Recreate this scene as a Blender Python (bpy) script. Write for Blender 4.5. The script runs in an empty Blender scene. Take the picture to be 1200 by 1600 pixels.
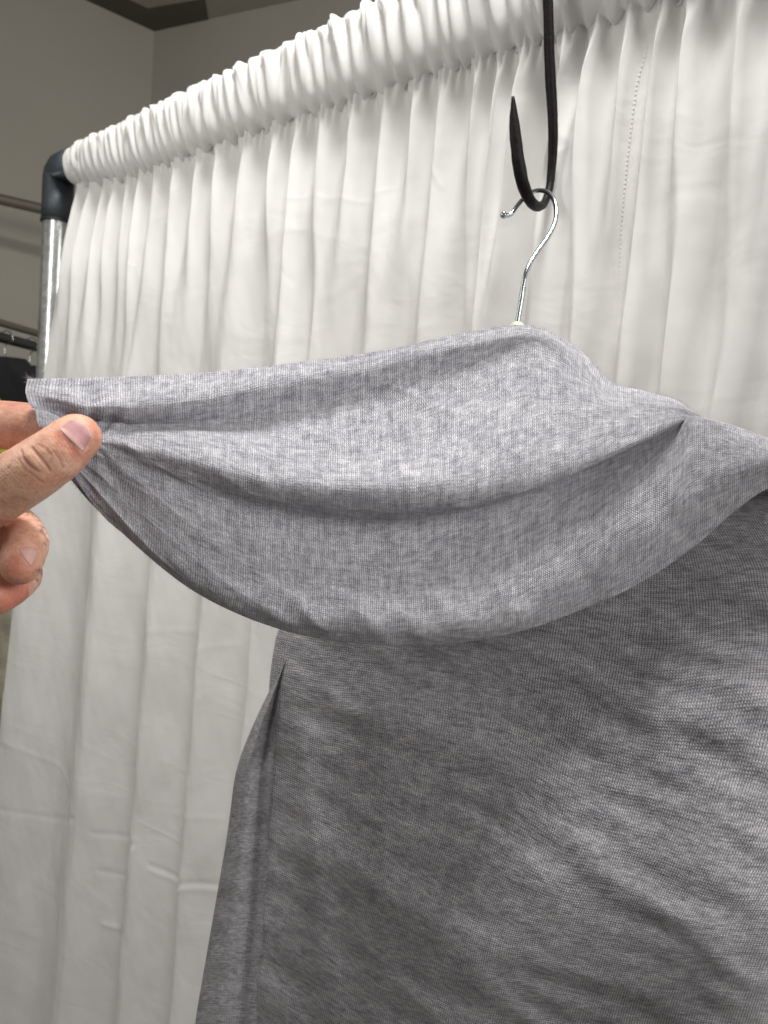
import bpy, math
import numpy as np
from mathutils import Vector, Matrix, noise

# ------------------------------------------------------------------ camera, world, lights, exposure
S = bpy.context.scene
COL = S.collection
F = 1155.0                                   # focal length in photo pixels (1200 x 1600)
CAMZ = 1.55
RC = Matrix.Rotation(math.radians(86.0), 4, 'X') @ Matrix.Rotation(math.radians(4.2), 4, 'Z')
cam_d = bpy.data.cameras.new('camera'); cam = bpy.data.objects.new('camera', cam_d); COL.objects.link(cam)
cam.matrix_world = Matrix.Translation((0, 0, CAMZ)) @ RC
cam_d.sensor_fit = 'VERTICAL'; cam_d.sensor_height = 36.0; cam_d.sensor_width = 27.0
cam_d.lens = F / 1600 * 36.0
cam_d.clip_start = 0.02; cam_d.clip_end = 50
cam_d.dof.use_dof = True; cam_d.dof.focus_distance = 0.39; cam_d.dof.aperture_fstop = 15
S.camera = cam
w = bpy.data.worlds.new('World'); S.world = w; w.use_nodes = True
w.node_tree.nodes['Background'].inputs[0].default_value = (1.0, 0.97, 0.92, 1)
w.node_tree.nodes['Background'].inputs[1].default_value = 0.28
S.view_settings.view_transform = 'Standard'; S.view_settings.look = 'None'
S.view_settings.exposure = 0.24; S.view_settings.gamma = 1

def area(name, loc, target, sx, sy, power, col):
    d = bpy.data.lights.new(name, 'AREA'); d.shape = 'RECTANGLE'; d.size = sx; d.size_y = sy
    d.energy = power; d.color = col
    o = bpy.data.objects.new(name, d); COL.objects.link(o); o.location = loc
    o.rotation_euler = (Vector(target) - Vector(loc)).to_track_quat('-Z', 'Y').to_euler()
    return o
area('ceiling_and_fill_lamp', (0.02, 0.20, CAMZ + 1.40), (-0.05, 0.7, CAMZ), 0.30, 0.30, 21, (1.0, 0.985, 0.95))  # the ceiling lamp overhead, key light
area('ceiling_and_fill_lamp', (1.45, -0.60, CAMZ + 0.75), (0.25, 0.5, CAMZ - 0.2), 0.8, 0.8, 21, (1.0, 0.975, 0.94))  # added soft fill from the right, not a fixture of the room
area('added_glint_strip', (-0.72, 0.30, CAMZ + 0.42), (-0.32, 0.95, CAMZ - 0.15), 0.12, 0.85, 2.8, (1.0, 0.98, 0.94))  # added unseen strip: puts a glint on the upright, brightens the left curtain

# ------------------------------------------------------------------ helpers
RC3 = np.array(RC.to_3x3())
CP = np.array((0, 0, CAMZ))
def ray(px, py):
    px = np.asarray(px, float); py = np.asarray(py, float)
    v = np.stack([(px - 600) / F, (800 - py) / F, -np.ones_like(px)], -1)
    return v @ RC3.T
def P(px, py, d):                            # point seen at a photo pixel, at camera depth d (metres)
    d = np.asarray(d, float)
    return CP + ray(px, py) * d[..., None]

def tag(o, label=None, cat=None, group=None, kind=None):
    if label: o['label'] = label
    if cat: o['category'] = cat
    if group: o['group'] = group
    if kind: o['kind'] = kind
    return o
def empty(name, loc=(0, 0, 0)):
    o = bpy.data.objects.new(name, None); COL.objects.link(o); o.location = loc; o.empty_display_size = .02
    return o
def link(name, me, mat, parent=None, smooth=True):
    if mat: me.materials.append(mat)
    if smooth: me.polygons.foreach_set('use_smooth', [True] * len(me.polygons))
    o = bpy.data.objects.new(name, me); COL.objects.link(o)
    if parent is not None:
        o.parent = parent
        o.matrix_parent_inverse = Matrix.Translation(-parent.location)
    return o
def fixn(me):
    import bmesh
    bm = bmesh.new(); bm.from_mesh(me)
    bmesh.ops.recalc_face_normals(bm, faces=bm.faces[:]); bm.to_mesh(me); bm.free()
def grid_mesh(name, G, uv=None, wrap_u=False, wrap_v=False, caps=False, fix=True):
    """G: (rows, cols, 3)"""
    R, C = G.shape[:2]
    idx = np.arange(R * C).reshape(R, C)
    a = idx if not wrap_u else np.concatenate([idx, idx[:, :1]], 1)
    if wrap_v: a = np.concatenate([a, a[:1]], 0)
    q = np.stack([a[:-1, :-1], a[:-1, 1:], a[1:, 1:], a[1:, :-1]], -1).reshape(-1, 4)
    faces = q.tolist()
    if caps:
        faces.append(idx[0, ::-1].tolist()); faces.append(idx[-1].tolist())
    me = bpy.data.meshes.new(name); me.from_pydata(G.reshape(-1, 3).tolist(), [], faces)
    if uv is not None:
        UV = uv.reshape(-1, 2)
        l = me.uv_layers.new(name='UVMap')
        li = np.empty(len(me.loops), int); me.loops.foreach_get('vertex_index', li)
        l.data.foreach_set('uv', UV[li].astype(np.float32).ravel())
    me.update()
    if fix and (wrap_u or wrap_v): fixn(me)
    return me
def cr(pts, m):
    """Catmull-Rom through pts (n,k) -> (m,k), uniform parameter"""
    p = np.asarray(pts, float); n = len(p)
    e = np.concatenate([[2 * p[0] - p[1]], p, [2 * p[-1] - p[-2]]])
    t = np.linspace(0, n - 1, m) if np.isscalar(m) else np.asarray(m, float)
    i = np.clip(t.astype(int), 0, n - 2); f = (t - i)
    f = f.reshape((-1,) + (1,) * (p.ndim - 1))
    a, b, c, d = e[i], e[i + 1], e[i + 2], e[i + 3]
    return 0.5 * ((2 * b) + (c - a) * f + (2 * a - 5 * b + 4 * c - d) * f ** 2 + (-a + 3 * b - 3 * c + d) * f ** 3)
def tube(name, pts, rad, mat, parent=None, seg=16, m=None, squash=1.0, caps=True, roughen=0):
    pts = np.asarray(pts, float); rad = np.asarray(rad, float) * np.ones(len(pts))
    if len(pts) == 2 and not m:
        f_ = np.array([0, .003, .02, .3, .6, .9, .98, .997, 1.])[:, None]; pts = pts[0] * (1 - f_) + pts[1] * f_; rad = np.full(9, rad[0])
    if m:
        both = cr(np.concatenate([pts, rad[:, None]], 1), m); pts, rad = both[:, :3], both[:, 3]
    T = np.gradient(pts, axis=0); T /= np.linalg.norm(T, axis=1)[:, None]
    up = np.array((0.13, -0.9, 0.3)); up /= np.linalg.norm(up)
    rings = []
    N = np.cross(T[0], up); N /= np.linalg.norm(N)
    a = np.linspace(0, 2 * math.pi, seg, endpoint=False)
    for i in range(len(pts)):
        N = N - T[i] * np.dot(N, T[i]); N /= np.linalg.norm(N)
        B = np.cross(T[i], N)
        r = rad[i] * (1 + roughen * np.array([noise.noise(Vector((math.cos(x) * 2, math.sin(x) * 2, i * .35))) for x in a]) if roughen else np.ones(seg))
        rings.append(pts[i] + np.outer(np.cos(a) * r, N) + np.outer(np.sin(a) * r * squash, B))
    me = grid_mesh(name, np.array(rings), wrap_u=True, caps=caps)
    return link(name, me, mat, parent)
def box(name, c, s, mat, parent=None, R=None, bev=0.0):
    import bmesh
    bm = bmesh.new(); bmesh.ops.create_cube(bm, size=1.0)
    bmesh.ops.scale(bm, vec=s, verts=bm.verts)
    if bev: bmesh.ops.bevel(bm, geom=bm.edges[:] , offset=bev, segments=2, affect='EDGES')
    if R is not None: bmesh.ops.transform(bm, matrix=R, verts=bm.verts)
    bmesh.ops.translate(bm, vec=c, verts=bm.verts)
    me = bpy.data.meshes.new(name); bm.to_mesh(me); bm.free()
    return link(name, me, mat, parent, smooth=False)
def smooth01(x): x = np.clip(x, 0, 1); return x * x * (3 - 2 * x)
def waves(X, Y, n, lo, hi, ang=0.0, spread=math.pi, seed=0):
    """sum of random plane waves: wavelengths lo..hi (metres); ang = direction of variation"""
    rg = np.random.RandomState(seed); out = np.zeros_like(X)
    for _ in range(n):
        L = math.exp(rg.uniform(math.log(lo), math.log(hi))); th = ang + rg.uniform(-spread, spread)
        k = 2 * math.pi / L
        out += np.sin(k * (X * math.cos(th) + Y * math.sin(th)) + rg.uniform(0, 6.3)) * (L / hi)
    return out / math.sqrt(n)
def arclen(G):
    du = np.linalg.norm(np.diff(G, axis=1), axis=2).mean(0); dv = np.linalg.norm(np.diff(G, axis=0), axis=2).mean(1)
    u = np.concatenate([[0], np.cumsum(du)]); v = np.concatenate([[0], np.cumsum(dv)])
    U, V = np.meshgrid(u, v); return np.stack([U, -V], -1)

# ------------------------------------------------------------------ materials
class NT:
    def __init__(s, name):
        s.m = bpy.data.materials.new(name); s.m.use_nodes = True; s.t = s.m.node_tree
        s.b = s.t.nodes['Principled BSDF']; s.n = s.t.nodes; s.l = s.t.links
    def new(s, t, **k):
        n = s.n.new(t)
        for a, v in k.items(): setattr(n, a, v)
        return n
    def set(s, sock, v):
        if isinstance(v, bpy.types.NodeSocket): s.l.new(v, sock)
        else: sock.default_value = v
    def math(s, op, a, b=None, c=None):
        n = s.new('ShaderNodeMath', operation=op); s.set(n.inputs[0], a)
        if b is not None: s.set(n.inputs[1], b)
        if c is not None: s.set(n.inputs[2], c)
        return n.outputs[0]
    def noise(s, vec, scale, detail=4, rough=.55, dist=0):
        n = s.new('ShaderNodeTexNoise'); s.l.new(vec, n.inputs['Vector'])
        n.inputs['Scale'].default_value = scale; n.inputs['Detail'].default_value = detail
        n.inputs['Roughness'].default_value = rough; n.inputs['Distortion'].default_value = dist
        return n
    def mapping(s, vec, scale=(1, 1, 1), rot=(0, 0, 0), loc=(0, 0, 0)):
        n = s.new('ShaderNodeMapping'); s.l.new(vec, n.inputs[0])
        n.inputs['Scale'].default_value = scale; n.inputs['Rotation'].default_value = rot; n.inputs['Location'].default_value = loc
        return n.outputs[0]
    def ramp(s, fac, stops):
        n = s.new('ShaderNodeValToRGB'); s.set(n.inputs[0], fac)
        e = n.color_ramp.elements
        while len(e) < len(stops): e.new(0.5)
        for q, (p, c) in zip(e, stops): q.position = p; q.color = (*c, 1) if len(c) == 3 else c
        return n.outputs[0]
    def mix(s, fac, a, b, blend='MIX'):
        n = s.new('ShaderNodeMix', data_type='RGBA', blend_type=blend)
        s.set(n.inputs[0], fac)
        for sock, v in ((n.inputs[6], a), (n.inputs[7], b)):
            s.set(sock, (*v, 1) if isinstance(v, tuple) and len(v) == 3 else v)
        return n.outputs[2]
    def bump(s, h, dist, strength=1.0, normal=None):
        n = s.new('ShaderNodeBump'); s.l.new(h, n.inputs['Height']); n.inputs['Distance'].default_value = dist
        n.inputs['Strength'].default_value = strength
        if normal is not None: s.l.new(normal, n.inputs['Normal'])
        return n.outputs[0]

def simple(name, col, rough=.5, metal=0.0, bump=0.0, bscale=60, var=0.0):
    t = NT(name); co = t.new('ShaderNodeTexCoord').outputs['Object']
    n = t.noise(co, bscale, 5)
    if var:
        c = t.ramp(n.outputs[0], [(.3, tuple(x * (1 - var) for x in col)), (.7, tuple(min(1, x * (1 + var)) for x in col))])
        t.l.new(c, t.b.inputs['Base Color'])
    else: t.b.inputs['Base Color'].default_value = (*col, 1)
    t.b.inputs['Roughness'].default_value = rough; t.b.inputs['Metallic'].default_value = metal
    if bump: t.l.new(t.bump(n.outputs[0], bump), t.b.inputs['Normal'])
    return t.m

def knit(name, gain=1.0, wale=.00125, course=.00105, au=150, av=560, bu=460, bv=95, wa=.28, wb=.24, wc=.20, sk=.86, tint=(1, 1, 1)):
    t = NT(name); uv = t.new('ShaderNodeTexCoord').outputs['UV']
    wob = t.noise(uv, 55, 2)
    ws = t.new('ShaderNodeVectorMath', operation='SUBTRACT'); t.l.new(wob.outputs['Color'], ws.inputs[0]); ws.inputs[1].default_value = (.5, .5, .5)
    sc = t.new('ShaderNodeVectorMath', operation='SCALE'); t.l.new(ws.outputs[0], sc.inputs[0]); sc.inputs['Scale'].default_value = .0022
    wob2 = t.noise(uv, 700, 1)
    ws2 = t.new('ShaderNodeVectorMath', operation='SUBTRACT'); t.l.new(wob2.outputs['Color'], ws2.inputs[0]); ws2.inputs[1].default_value = (.5, .5, .5)
    sc2 = t.new('ShaderNodeVectorMath', operation='SCALE'); t.l.new(ws2.outputs[0], sc2.inputs[0]); sc2.inputs['Scale'].default_value = .0006
    ad = t.new('ShaderNodeVectorMath', operation='ADD'); t.l.new(uv, ad.inputs[0]); t.l.new(sc.outputs[0], ad.inputs[1])
    ad2 = t.new('ShaderNodeVectorMath', operation='ADD'); t.l.new(ad.outputs[0], ad2.inputs[0]); t.l.new(sc2.outputs[0], ad2.inputs[1])
    sp = t.new('ShaderNodeSeparateXYZ'); t.l.new(ad2.outputs[0], sp.inputs[0])
    u = t.math('DIVIDE', sp.outputs[0], wale); v = t.math('DIVIDE', sp.outputs[1], course)
    fu = t.math('FRACT', u)
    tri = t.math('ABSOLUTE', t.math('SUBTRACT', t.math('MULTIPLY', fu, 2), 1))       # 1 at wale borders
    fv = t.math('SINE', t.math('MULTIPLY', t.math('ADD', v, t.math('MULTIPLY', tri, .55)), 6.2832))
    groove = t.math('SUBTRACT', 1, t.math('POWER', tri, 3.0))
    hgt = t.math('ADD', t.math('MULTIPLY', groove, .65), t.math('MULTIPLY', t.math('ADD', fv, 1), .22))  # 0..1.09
    # heather: streaks along courses and along wales, plus blotches and single fibres
    a = t.noise(t.mapping(uv, (au, av, 1)), 1.0, 3, .6)
    b = t.noise(t.mapping(uv, (bu, bv, 1), loc=(3, 7, 0)), 1.0, 3, .6)
    c = t.noise(t.mapping(uv, (55, 170, 1), loc=(9, 1, 0)), 1.0, 4, .65, .4)
    f = t.noise(uv, 1900, 2, .6)
    h = t.math('ADD', t.math('MULTIPLY', a.outputs[0], wa), t.math('MULTIPLY', b.outputs[0], wb))
    h = t.math('ADD', h, t.math('MULTIPLY', c.outputs[0], wc)); h = t.math('ADD', h, t.math('MULTIPLY', f.outputs[0], 1 - wa - wb - wc))
    g = gain
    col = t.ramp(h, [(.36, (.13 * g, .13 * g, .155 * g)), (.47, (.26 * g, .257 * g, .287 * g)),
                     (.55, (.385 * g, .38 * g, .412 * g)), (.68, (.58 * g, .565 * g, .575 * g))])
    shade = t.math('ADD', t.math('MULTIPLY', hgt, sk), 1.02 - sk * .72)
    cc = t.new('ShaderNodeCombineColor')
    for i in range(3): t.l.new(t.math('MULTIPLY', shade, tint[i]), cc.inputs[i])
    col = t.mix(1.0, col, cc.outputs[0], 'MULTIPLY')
    t.l.new(col, t.b.inputs['Base Color'])
    t.b.inputs['Roughness'].default_value = .95; t.b.inputs['Specular IOR Level'].default_value = .12
    t.b.inputs['Sheen Weight'].default_value = .22; t.b.inputs['Sheen Roughness'].default_value = .45
    cr_ = t.noise(t.mapping(uv, (70, 150, 1), rot=(0, 0, .5)), 1.0, 4, .6)
    n1 = t.bump(cr_.outputs[0], .0022, .8)
    n2 = t.bump(hgt, .00055, 1.0, n1)
    fb = t.noise(uv, 2600, 2, .7); n3 = t.bump(fb.outputs[0], .0002, .7, n2)
    t.l.new(n3, t.b.inputs['Normal'])
    return t.m

def curtain_mat(name):
    t = NT(name); co = t.new('ShaderNodeTexCoord'); uv = co.outputs['UV']; ob = co.outputs['Object']
    t.b.inputs['Base Color'].default_value = (.80, .79, .745, 1)
    n = t.noise(ob, 9, 3); c = t.ramp(n.outputs[0], [(.3, (.845, .842, .825)), (.7, (.88, .878, .865))])
    t.l.new(c, t.b.inputs['Base Color'])
    t.b.inputs['Roughness'].default_value = .72; t.b.inputs['Sheen Weight'].default_value = .15
    t.b.inputs['Specular IOR Level'].default_value = .25
    v = t.new('ShaderNodeTexVoronoi', feature='DISTANCE_TO_EDGE'); t.l.new(t.mapping(uv, (3.1, 7.5, 1), rot=(0, 0, .2)), v.inputs['Vector'])
    v.inputs['Scale'].default_value = 1.0
    # iron-in creases: thin lines where the voronoi edge distance is near zero, only here and there
    cre = t.math('SMOOTH_MIN', v.outputs['Distance'], .03, .02)
    msk = t.noise(uv, 3.0, 1); mk = t.ramp(msk.outputs[0], [(.56, (0, 0, 0)), (.72, (1, 1, 1))])
    cre = t.math('MULTIPLY', cre, mk)
    n1 = t.bump(cre, .022, .45)
    big = t.noise(t.mapping(uv, (8, 14, 1)), 1.0, 3, .5, .6); n1 = t.bump(big.outputs[0], .005, .4, n1)
    wv = t.noise(t.mapping(uv, (700, 2200, 1)), 1.0, 2, .6); n2 = t.bump(wv.outputs[0], .00012, .6, n1)
    t.l.new(n2, t.b.inputs['Normal'])
    # thin cloth: some light comes through
    tr = t.new('ShaderNodeBsdfTranslucent'); tr.inputs[0].default_value = (.80, .79, .75, 1); t.l.new(n2, tr.inputs['Normal'])
    mx = t.new('ShaderNodeMixShader'); mx.inputs[0].default_value = .16
    t.l.new(t.b.outputs[0], mx.inputs[1]); t.l.new(tr.outputs[0], mx.inputs[2])
    t.l.new(mx.outputs[0], t.n['Material Output'].inputs[0])
    return t.m

def skin_mat():
    t = NT('skin'); co = t.new('ShaderNodeTexCoord').outputs['Object']
    at = t.new('ShaderNodeVertexColor', layer_name='marks')
    sp = t.new('ShaderNodeSeparateColor'); t.l.new(at.outputs[0], sp.inputs[0])
    n = t.noise(co, 130, 5, .6); n2 = t.noise(co, 900, 4, .65)
    base = t.ramp(n.outputs[0], [(.3, (.58, .29, .205)), (.52, (.71, .41, .30)), (.72, (.79, .51, .385))])
    base = t.mix(t.math('MULTIPLY', sp.outputs[0], .8), base, (.52, .15, .10))          # redness
    fine = t.ramp(n2.outputs[0], [(.35, (.86, .84, .82)), (.65, (1.06, 1.04, 1.02))])
    base = t.mix(1.0, base, fine, 'MULTIPLY')
    inkn = t.noise(co, 420, 4, .65); ink = t.ramp(inkn.outputs[0], [(.47, (0, 0, 0)), (.56, (1, 1, 1))])
    base = t.mix(t.math('MULTIPLY', t.math('MULTIPLY', sp.outputs[1], ink), .72), base, (.06, .065, .075))  # tattoo ink
    base = t.mix(t.math('MULTIPLY', sp.outputs[2], .40), base, (.30, .12, .07))          # creases
    t.l.new(base, t.b.inputs['Base Color'])
    t.b.inputs['Roughness'].default_value = .48; t.b.inputs['Specular IOR Level'].default_value = .4
    t.b.inputs['Subsurface Weight'].default_value = .18; t.b.inputs['Subsurface Radius'].default_value = (1, .35, .2)
    t.b.inputs['Subsurface Scale'].default_value = .004
    v = t.new('ShaderNodeTexVoronoi', feature='DISTANCE_TO_EDGE'); t.l.new(co, v.inputs['Vector']); v.inputs['Scale'].default_value = 1500
    n1 = t.bump(v.outputs['Distance'], .0001, .35)
    wn = t.noise(co, 500, 4, .6); n1 = t.bump(wn.outputs[0], .0006, .5, n1)
    t.l.new(n1, t.b.inputs['Normal'])
    return t.m

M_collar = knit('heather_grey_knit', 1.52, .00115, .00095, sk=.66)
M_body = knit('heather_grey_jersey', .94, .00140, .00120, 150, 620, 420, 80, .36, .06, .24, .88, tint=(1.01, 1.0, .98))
M_curt = curtain_mat('white_curtain_cloth')
M_skin = skin_mat()
def wall_mat(name, col):
    t = NT(name); co = t.new('ShaderNodeTexCoord').outputs['Object']
    n = t.noise(co, 1.4, 5); c = t.ramp(n.outputs[0], [(.3, tuple(x * .93 for x in col)), (.7, tuple(x * 1.06 for x in col))])
    t.l.new(c, t.b.inputs['Base Color']); t.b.inputs['Roughness'].default_value = .9
    n2 = t.noise(co, 220, 3); t.l.new(t.bump(n2.outputs[0], .0008, .5), t.b.inputs['Normal'])
    return t.m
M_wall = wall_mat('painted_wall', (.40, .382, .335))
M_ceil = wall_mat('ceiling_paint', (.38, .36, .31))
M_beam = wall_mat('beam_paint', (.10, .095, .065))
M_floor = wall_mat('floor_concrete', (.30, .29, .27))
def galv():
    t = NT('galvanised_steel'); co = t.new('ShaderNodeTexCoord').outputs['Object']
    v = t.new('ShaderNodeTexVoronoi'); t.l.new(co, v.inputs['Vector']); v.inputs['Scale'].default_value = 120
    c = t.ramp(v.outputs['Color'], [(.1, (.52, .54, .54)), (.9, (.72, .74, .73))]); t.l.new(c, t.b.inputs['Base Color'])
    t.b.inputs['Metallic'].default_value = .92
    n = t.noise(co, 90, 4); r = t.math('MULTIPLY_ADD', n.outputs[0], .16, .17); t.l.new(r, t.b.inputs['Roughness'])
    t.l.new(t.bump(n.outputs[0], .0006, .4), t.b.inputs['Normal'])
    return t.m
M_galv = galv()
M_elbow = simple('blue_grey_cast_steel', (.075, .088, .10), .48, .6, .0006, 500, .2)
M_black = simple('black_rubber', (.012, .012, .012), .6)
M_iron = simple('dark_forged_iron', (.0055, .004, .0035), .50, 0, .0006, 220, .5)
M_iron.node_tree.nodes['Principled BSDF'].inputs['Specular IOR Level'].default_value = .18
M_chrome = simple('chrome_wire', (.50, .54, .58), .16, 1.0, .0001, 600)
M_cream = simple('cream_plastic', (.74, .68, .50), .45)
M_wood = simple('pale_wood', (.55, .40, .24), .5, 0, .0002, 90, .15)
M_blk = simple('black_garment', (.010, .010, .012), .9, 0, .004, 40)
M_grn = simple('lime_garment', (.36, .42, .02), .8, 0, .004, 40)
M_dgrn = simple('dark_green_garment', (.01, .06, .03), .8, 0, .004, 40)
M_fleece = simple('cream_fleece', (.36, .33, .25), .95, 0, .008, 22, .3)
M_rail = simple('dark_rail_steel', (.10, .10, .10), .35, .8)
M_rail2 = simple('grey_brown_rail', (.16, .14, .11), .6, .3)

# ------------------------------------------------------------------ room: floor, walls, ceiling
# corner of the two far walls is seen at photo pixel column 235
cor = P(np.array(236.), np.array(150.), np.array(2.9))
H = 3.15
def wall(name, a, b, z0, z1, mat, th=.06):
    a = np.array(a); b = np.array(b); d = b - a; L = np.linalg.norm(d); d /= L; n = np.array((-d[1], d[0]))
    c = (a + b) / 2 + n * th / 2
    R = Matrix.Rotation(math.atan2(d[1], d[0]), 4, 'Z')
    o = box(name, (c[0], c[1], (z0 + z1) / 2), (L, th, z1 - z0), mat, R=R); return o
dl = np.array((-0.75, -0.66)); dr = np.array((0.914, -0.406))
c2 = cor[:2]
tag(wall('wall', c2 + dl * 3.2, c2, 0, H, M_wall), kind='structure')
tag(wall('wall', c2, c2 + dr * 4.0, 0, H, M_wall), kind='structure')
tag(box('ceiling', (0, 1.0, H + .05), (9, 8, .1), M_ceil), kind='structure')
tag(box('floor', (0, 1.0, -.05), (9, 8, .1), M_floor), kind='structure')
# dark boxed beam in the ceiling corner
bz = P(np.array(236.), np.array(38.), np.array(2.9))[2]
dm = dl + dr; dm /= np.linalg.norm(dm)
bp = [c2 + dl * 2.4, c2, c2 + dr * .26, c2 + dr * .26 + np.array((-dr[1] * -1, -dr[0])) * 0 + dm * .13, c2 + dm * .15, c2 + dl * 2.4 + dm * .13]
bv_ = [(p_[0], p_[1], z_) for z_ in (bz, H - .002) for p_ in bp]
me = bpy.data.meshes.new('ceiling_beam'); me.from_pydata(bv_, [], [tuple(range(5, -1, -1)), tuple(range(6, 12))] + [(k, (k + 1) % 6, (k + 1) % 6 + 6, k + 6) for k in range(6)]); fixn(me)
tag(link('ceiling_beam', me, M_beam, None, smooth=False), 'dark boxed beam under the ceiling where the two far walls meet', 'beam')

# ------------------------------------------------------------------ curtain plane
# the rail runs level; its axis is seen along the line y = 252 - .441 (x - 130)
railZ = P(np.array(105.), np.array(262.), np.array(1.16))[2]
def rail_pt(px):
    py = 252 - .441 * (px - 130); r = ray(px, py); t = (railZ - CAMZ) / r[..., 2]; return CP + r * t[..., None]
pa = rail_pt(np.array(100.)); pb = rail_pt(np.array(900.))
D = (pb - pa)[:2]; D /= np.linalg.norm(D); NRM = np.array((D[1], -D[0]))      # towards the camera
if np.dot(NRM, -pa[:2]) < 0: NRM = -NRM
def s_of(px, py, off=0.0):                   # along-rail coordinate and height of the curtain plane under a pixel
    r = ray(np.asarray(px, float), np.asarray(py, float))
    t = (np.dot(pa[:2], NRM) + off) / (r[..., :2] @ NRM)
    X = CP + r * t[..., None]
    return (X[..., :2] - pa[:2]) @ D, X[..., 2]
def CW(s, off, z):
    s = np.asarray(s, float); o = np.asarray(off, float); z = np.asarray(z, float)
    xy = pa[:2] + s[..., None] * D + o[..., None] * NRM
    return np.concatenate([xy, (z + 0 * s)[..., None]], -1)
print('RAIL', pa, pb, 'z', railZ, 'D', D, 'N', NRM)

S0 = float(s_of(np.array(126.), np.array(255.))[0]); SE = float(s_of(np.array(92.), np.array(270.))[0]); S1 = S0 + 1.62
# stitch line under the pocket, photo pixels -> height as a function of s
hp = np.array([(112, 292), (200, 282), (300, 247), (450, 195), (600, 148), (720, 108), (860, 66), (1000, 22), (1130, -22), (1300, -90)], float)
hs, hz = s_of(hp[:, 0], hp[:, 1]); print('pocket', hs, railZ - hz)
def stitchZ(s): return np.interp(s, hs, hz)

cT = np.array([112, 131, 150, 172, 188, 208, 228, 252, 282, 318, 350, 392, 440, 476, 512, 562, 612, 660, 700, 758, 790, 824, 892, 935, 990, 1040, 1085, 1172, 1250, 1340, 1450, 1600, 1800], float)
cTs = s_of(cT, np.interp(cT, hp[:, 0], hp[:, 1]) + 30)[0]
cM = np.array([84, 128, 215, 262, 360, 452, 500, 592, 672, 762, 860, 905, 985, 1060, 1150, 1240, 1340, 1480, 1640, 1850], float)
cMs = s_of(cM, 560 + 0 * cM)[0]; cMs = cMs + .040 * np.exp(-np.maximum(cMs - S0, 0) / .33)
cL = np.array([52, 158, 245, 330, 425, 540, 640, 760, 860, 960, 1090, 1220, 1380, 1560, 1800], float)
cLs = s_of(cL, 1000 + 0 * cL)[0]; cLs = cLs + .095 * np.exp(-np.maximum(cLs - S0, 0) / .33)
rg = np.random.RandomState(4)
ampT = .0115 + .007 * rg.rand(80); ampM = .006 + .014 * rg.rand(80); ampL = .018 + .015 * rg.rand(80)
def folds(s, cs, amp, sharp, lean=0.0):
    ph = np.interp(s, cs, np.arange(len(cs)), left=-.5, right=len(cs) - .5)
    a = np.interp(ph, np.arange(len(cs)), amp[:len(cs)])
    c = .5 + .5 * np.cos(2 * math.pi * ph)
    return a * (c ** sharp - .6), -np.sin(2 * math.pi * ph) * a * .30 - lean * a * c
def panel(s, z):
    """displacement of the hanging cloth: (off, ds)"""
    h = stitchZ(s) - z
    wT = 1 - smooth01(h / .30); wL = smooth01((h - .22) / .30); wM = 1 - wT - wL; wM = np.clip(wM, 0, 1)
    oT, dT = folds(s, cTs, ampT, .85, .2); oM, dM = folds(s, cMs, ampM, .70, .5); oL, dL = folds(s, cLs, ampL, .80, .8)
    o = oT * wT + oM * wM + oL * wL; d = dT * wT + dM * wM + dL * wL
    rise = smooth01((h + .004) / .045)
    o = o * (.50 + .50 * rise) + .0022 * np.sin(2 * math.pi * (s / .0085 + 2 * np.sin(s * 23))) * np.exp(-(h / .016) ** 2); d = d * rise
    o = o + .0011 * waves(s, z, 14, .012, .08, 0, .5, 7) * rise + .0016 * waves(s, z, 8, .05, .3, .3, 1.2, 9) * rise
    return o, d
# the stretch beside the iron hook: a valley for the shaft, and a broad fold that laps over it
def hookfold(s, z, o, d):
    h = stitchZ(s) - z
    sc = s_of(np.array(862.), np.array(220.))[0]
    g = smooth01((h - .012) / .035) * (1 - smooth01((h - .26) / .1))
    e = (s - sc)
    g2 = smooth01((h + .01) / .15) * (1 - smooth01((h - .26) / .12)); cx = .032 - .062 * np.clip(h, 0, .2)
    o = o - g * .012 * np.exp(-(e / .010) ** 2) + g2 * .011 * np.exp(-((e - cx) / .012) ** 2)
    d = d - g2 * .006 * np.exp(-((e - cx + .006) / .012) ** 2)
    return o, d

cu = empty('curtain', tuple(CW(np.array(S0 + .6), np.array(0.), np.array(0.02))))
tag(cu, 'white gathered curtain hanging from the pipe rail behind the sweater', 'curtain')
ns = 1250; nv = 190
ss = np.linspace(S0, S1, ns)
vv = np.concatenate([np.linspace(-.006, .12, 50), np.linspace(.1235, 1.15, 290), np.linspace(1.17, 1.9, 30)])
SS, HH = np.meshgrid(ss, vv)
ZZ = stitchZ(SS) - HH
ZZ = np.maximum(ZZ, .03 + 0 * ZZ)
O, DS = panel(SS - .10 * np.clip(HH - .02, 0, 1.2) * np.exp(-np.maximum(SS - S0, 0) / .33) * 0, ZZ); O, DS = hookfold(SS, ZZ, O, DS)
dec = np.exp(-np.maximum(SS - S0, 0) / .33)
flare = -(.055 * HH + .030 * HH ** 2 + .012 * smooth01(HH / .10)) * dec                                  # left edge swings outward as it falls
O = O + (.012 * smooth01(HH / .14) + .022 * HH) * np.exp(-((SS - S0) / .14) ** 2)
SV = SS + flare
def crease(pl, wd, hgt_):
    q_ = np.array(pl, float); a_, b_ = s_of(q_[:, 0], q_[:, 1]); best = np.full(SS.shape, 9.)
    for k in range(len(a_) - 1):
        dx, dy = a_[k + 1] - a_[k], b_[k + 1] - b_[k]; t_ = np.clip(((SV - a_[k]) * dx + (ZZ - b_[k]) * dy) / (dx * dx + dy * dy), 0, 1)
        best = np.minimum(best, np.hypot(SV - a_[k] - t_ * dx, ZZ - b_[k] - t_ * dy))
    return hgt_ * np.exp(-(best / wd) ** 2)
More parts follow.
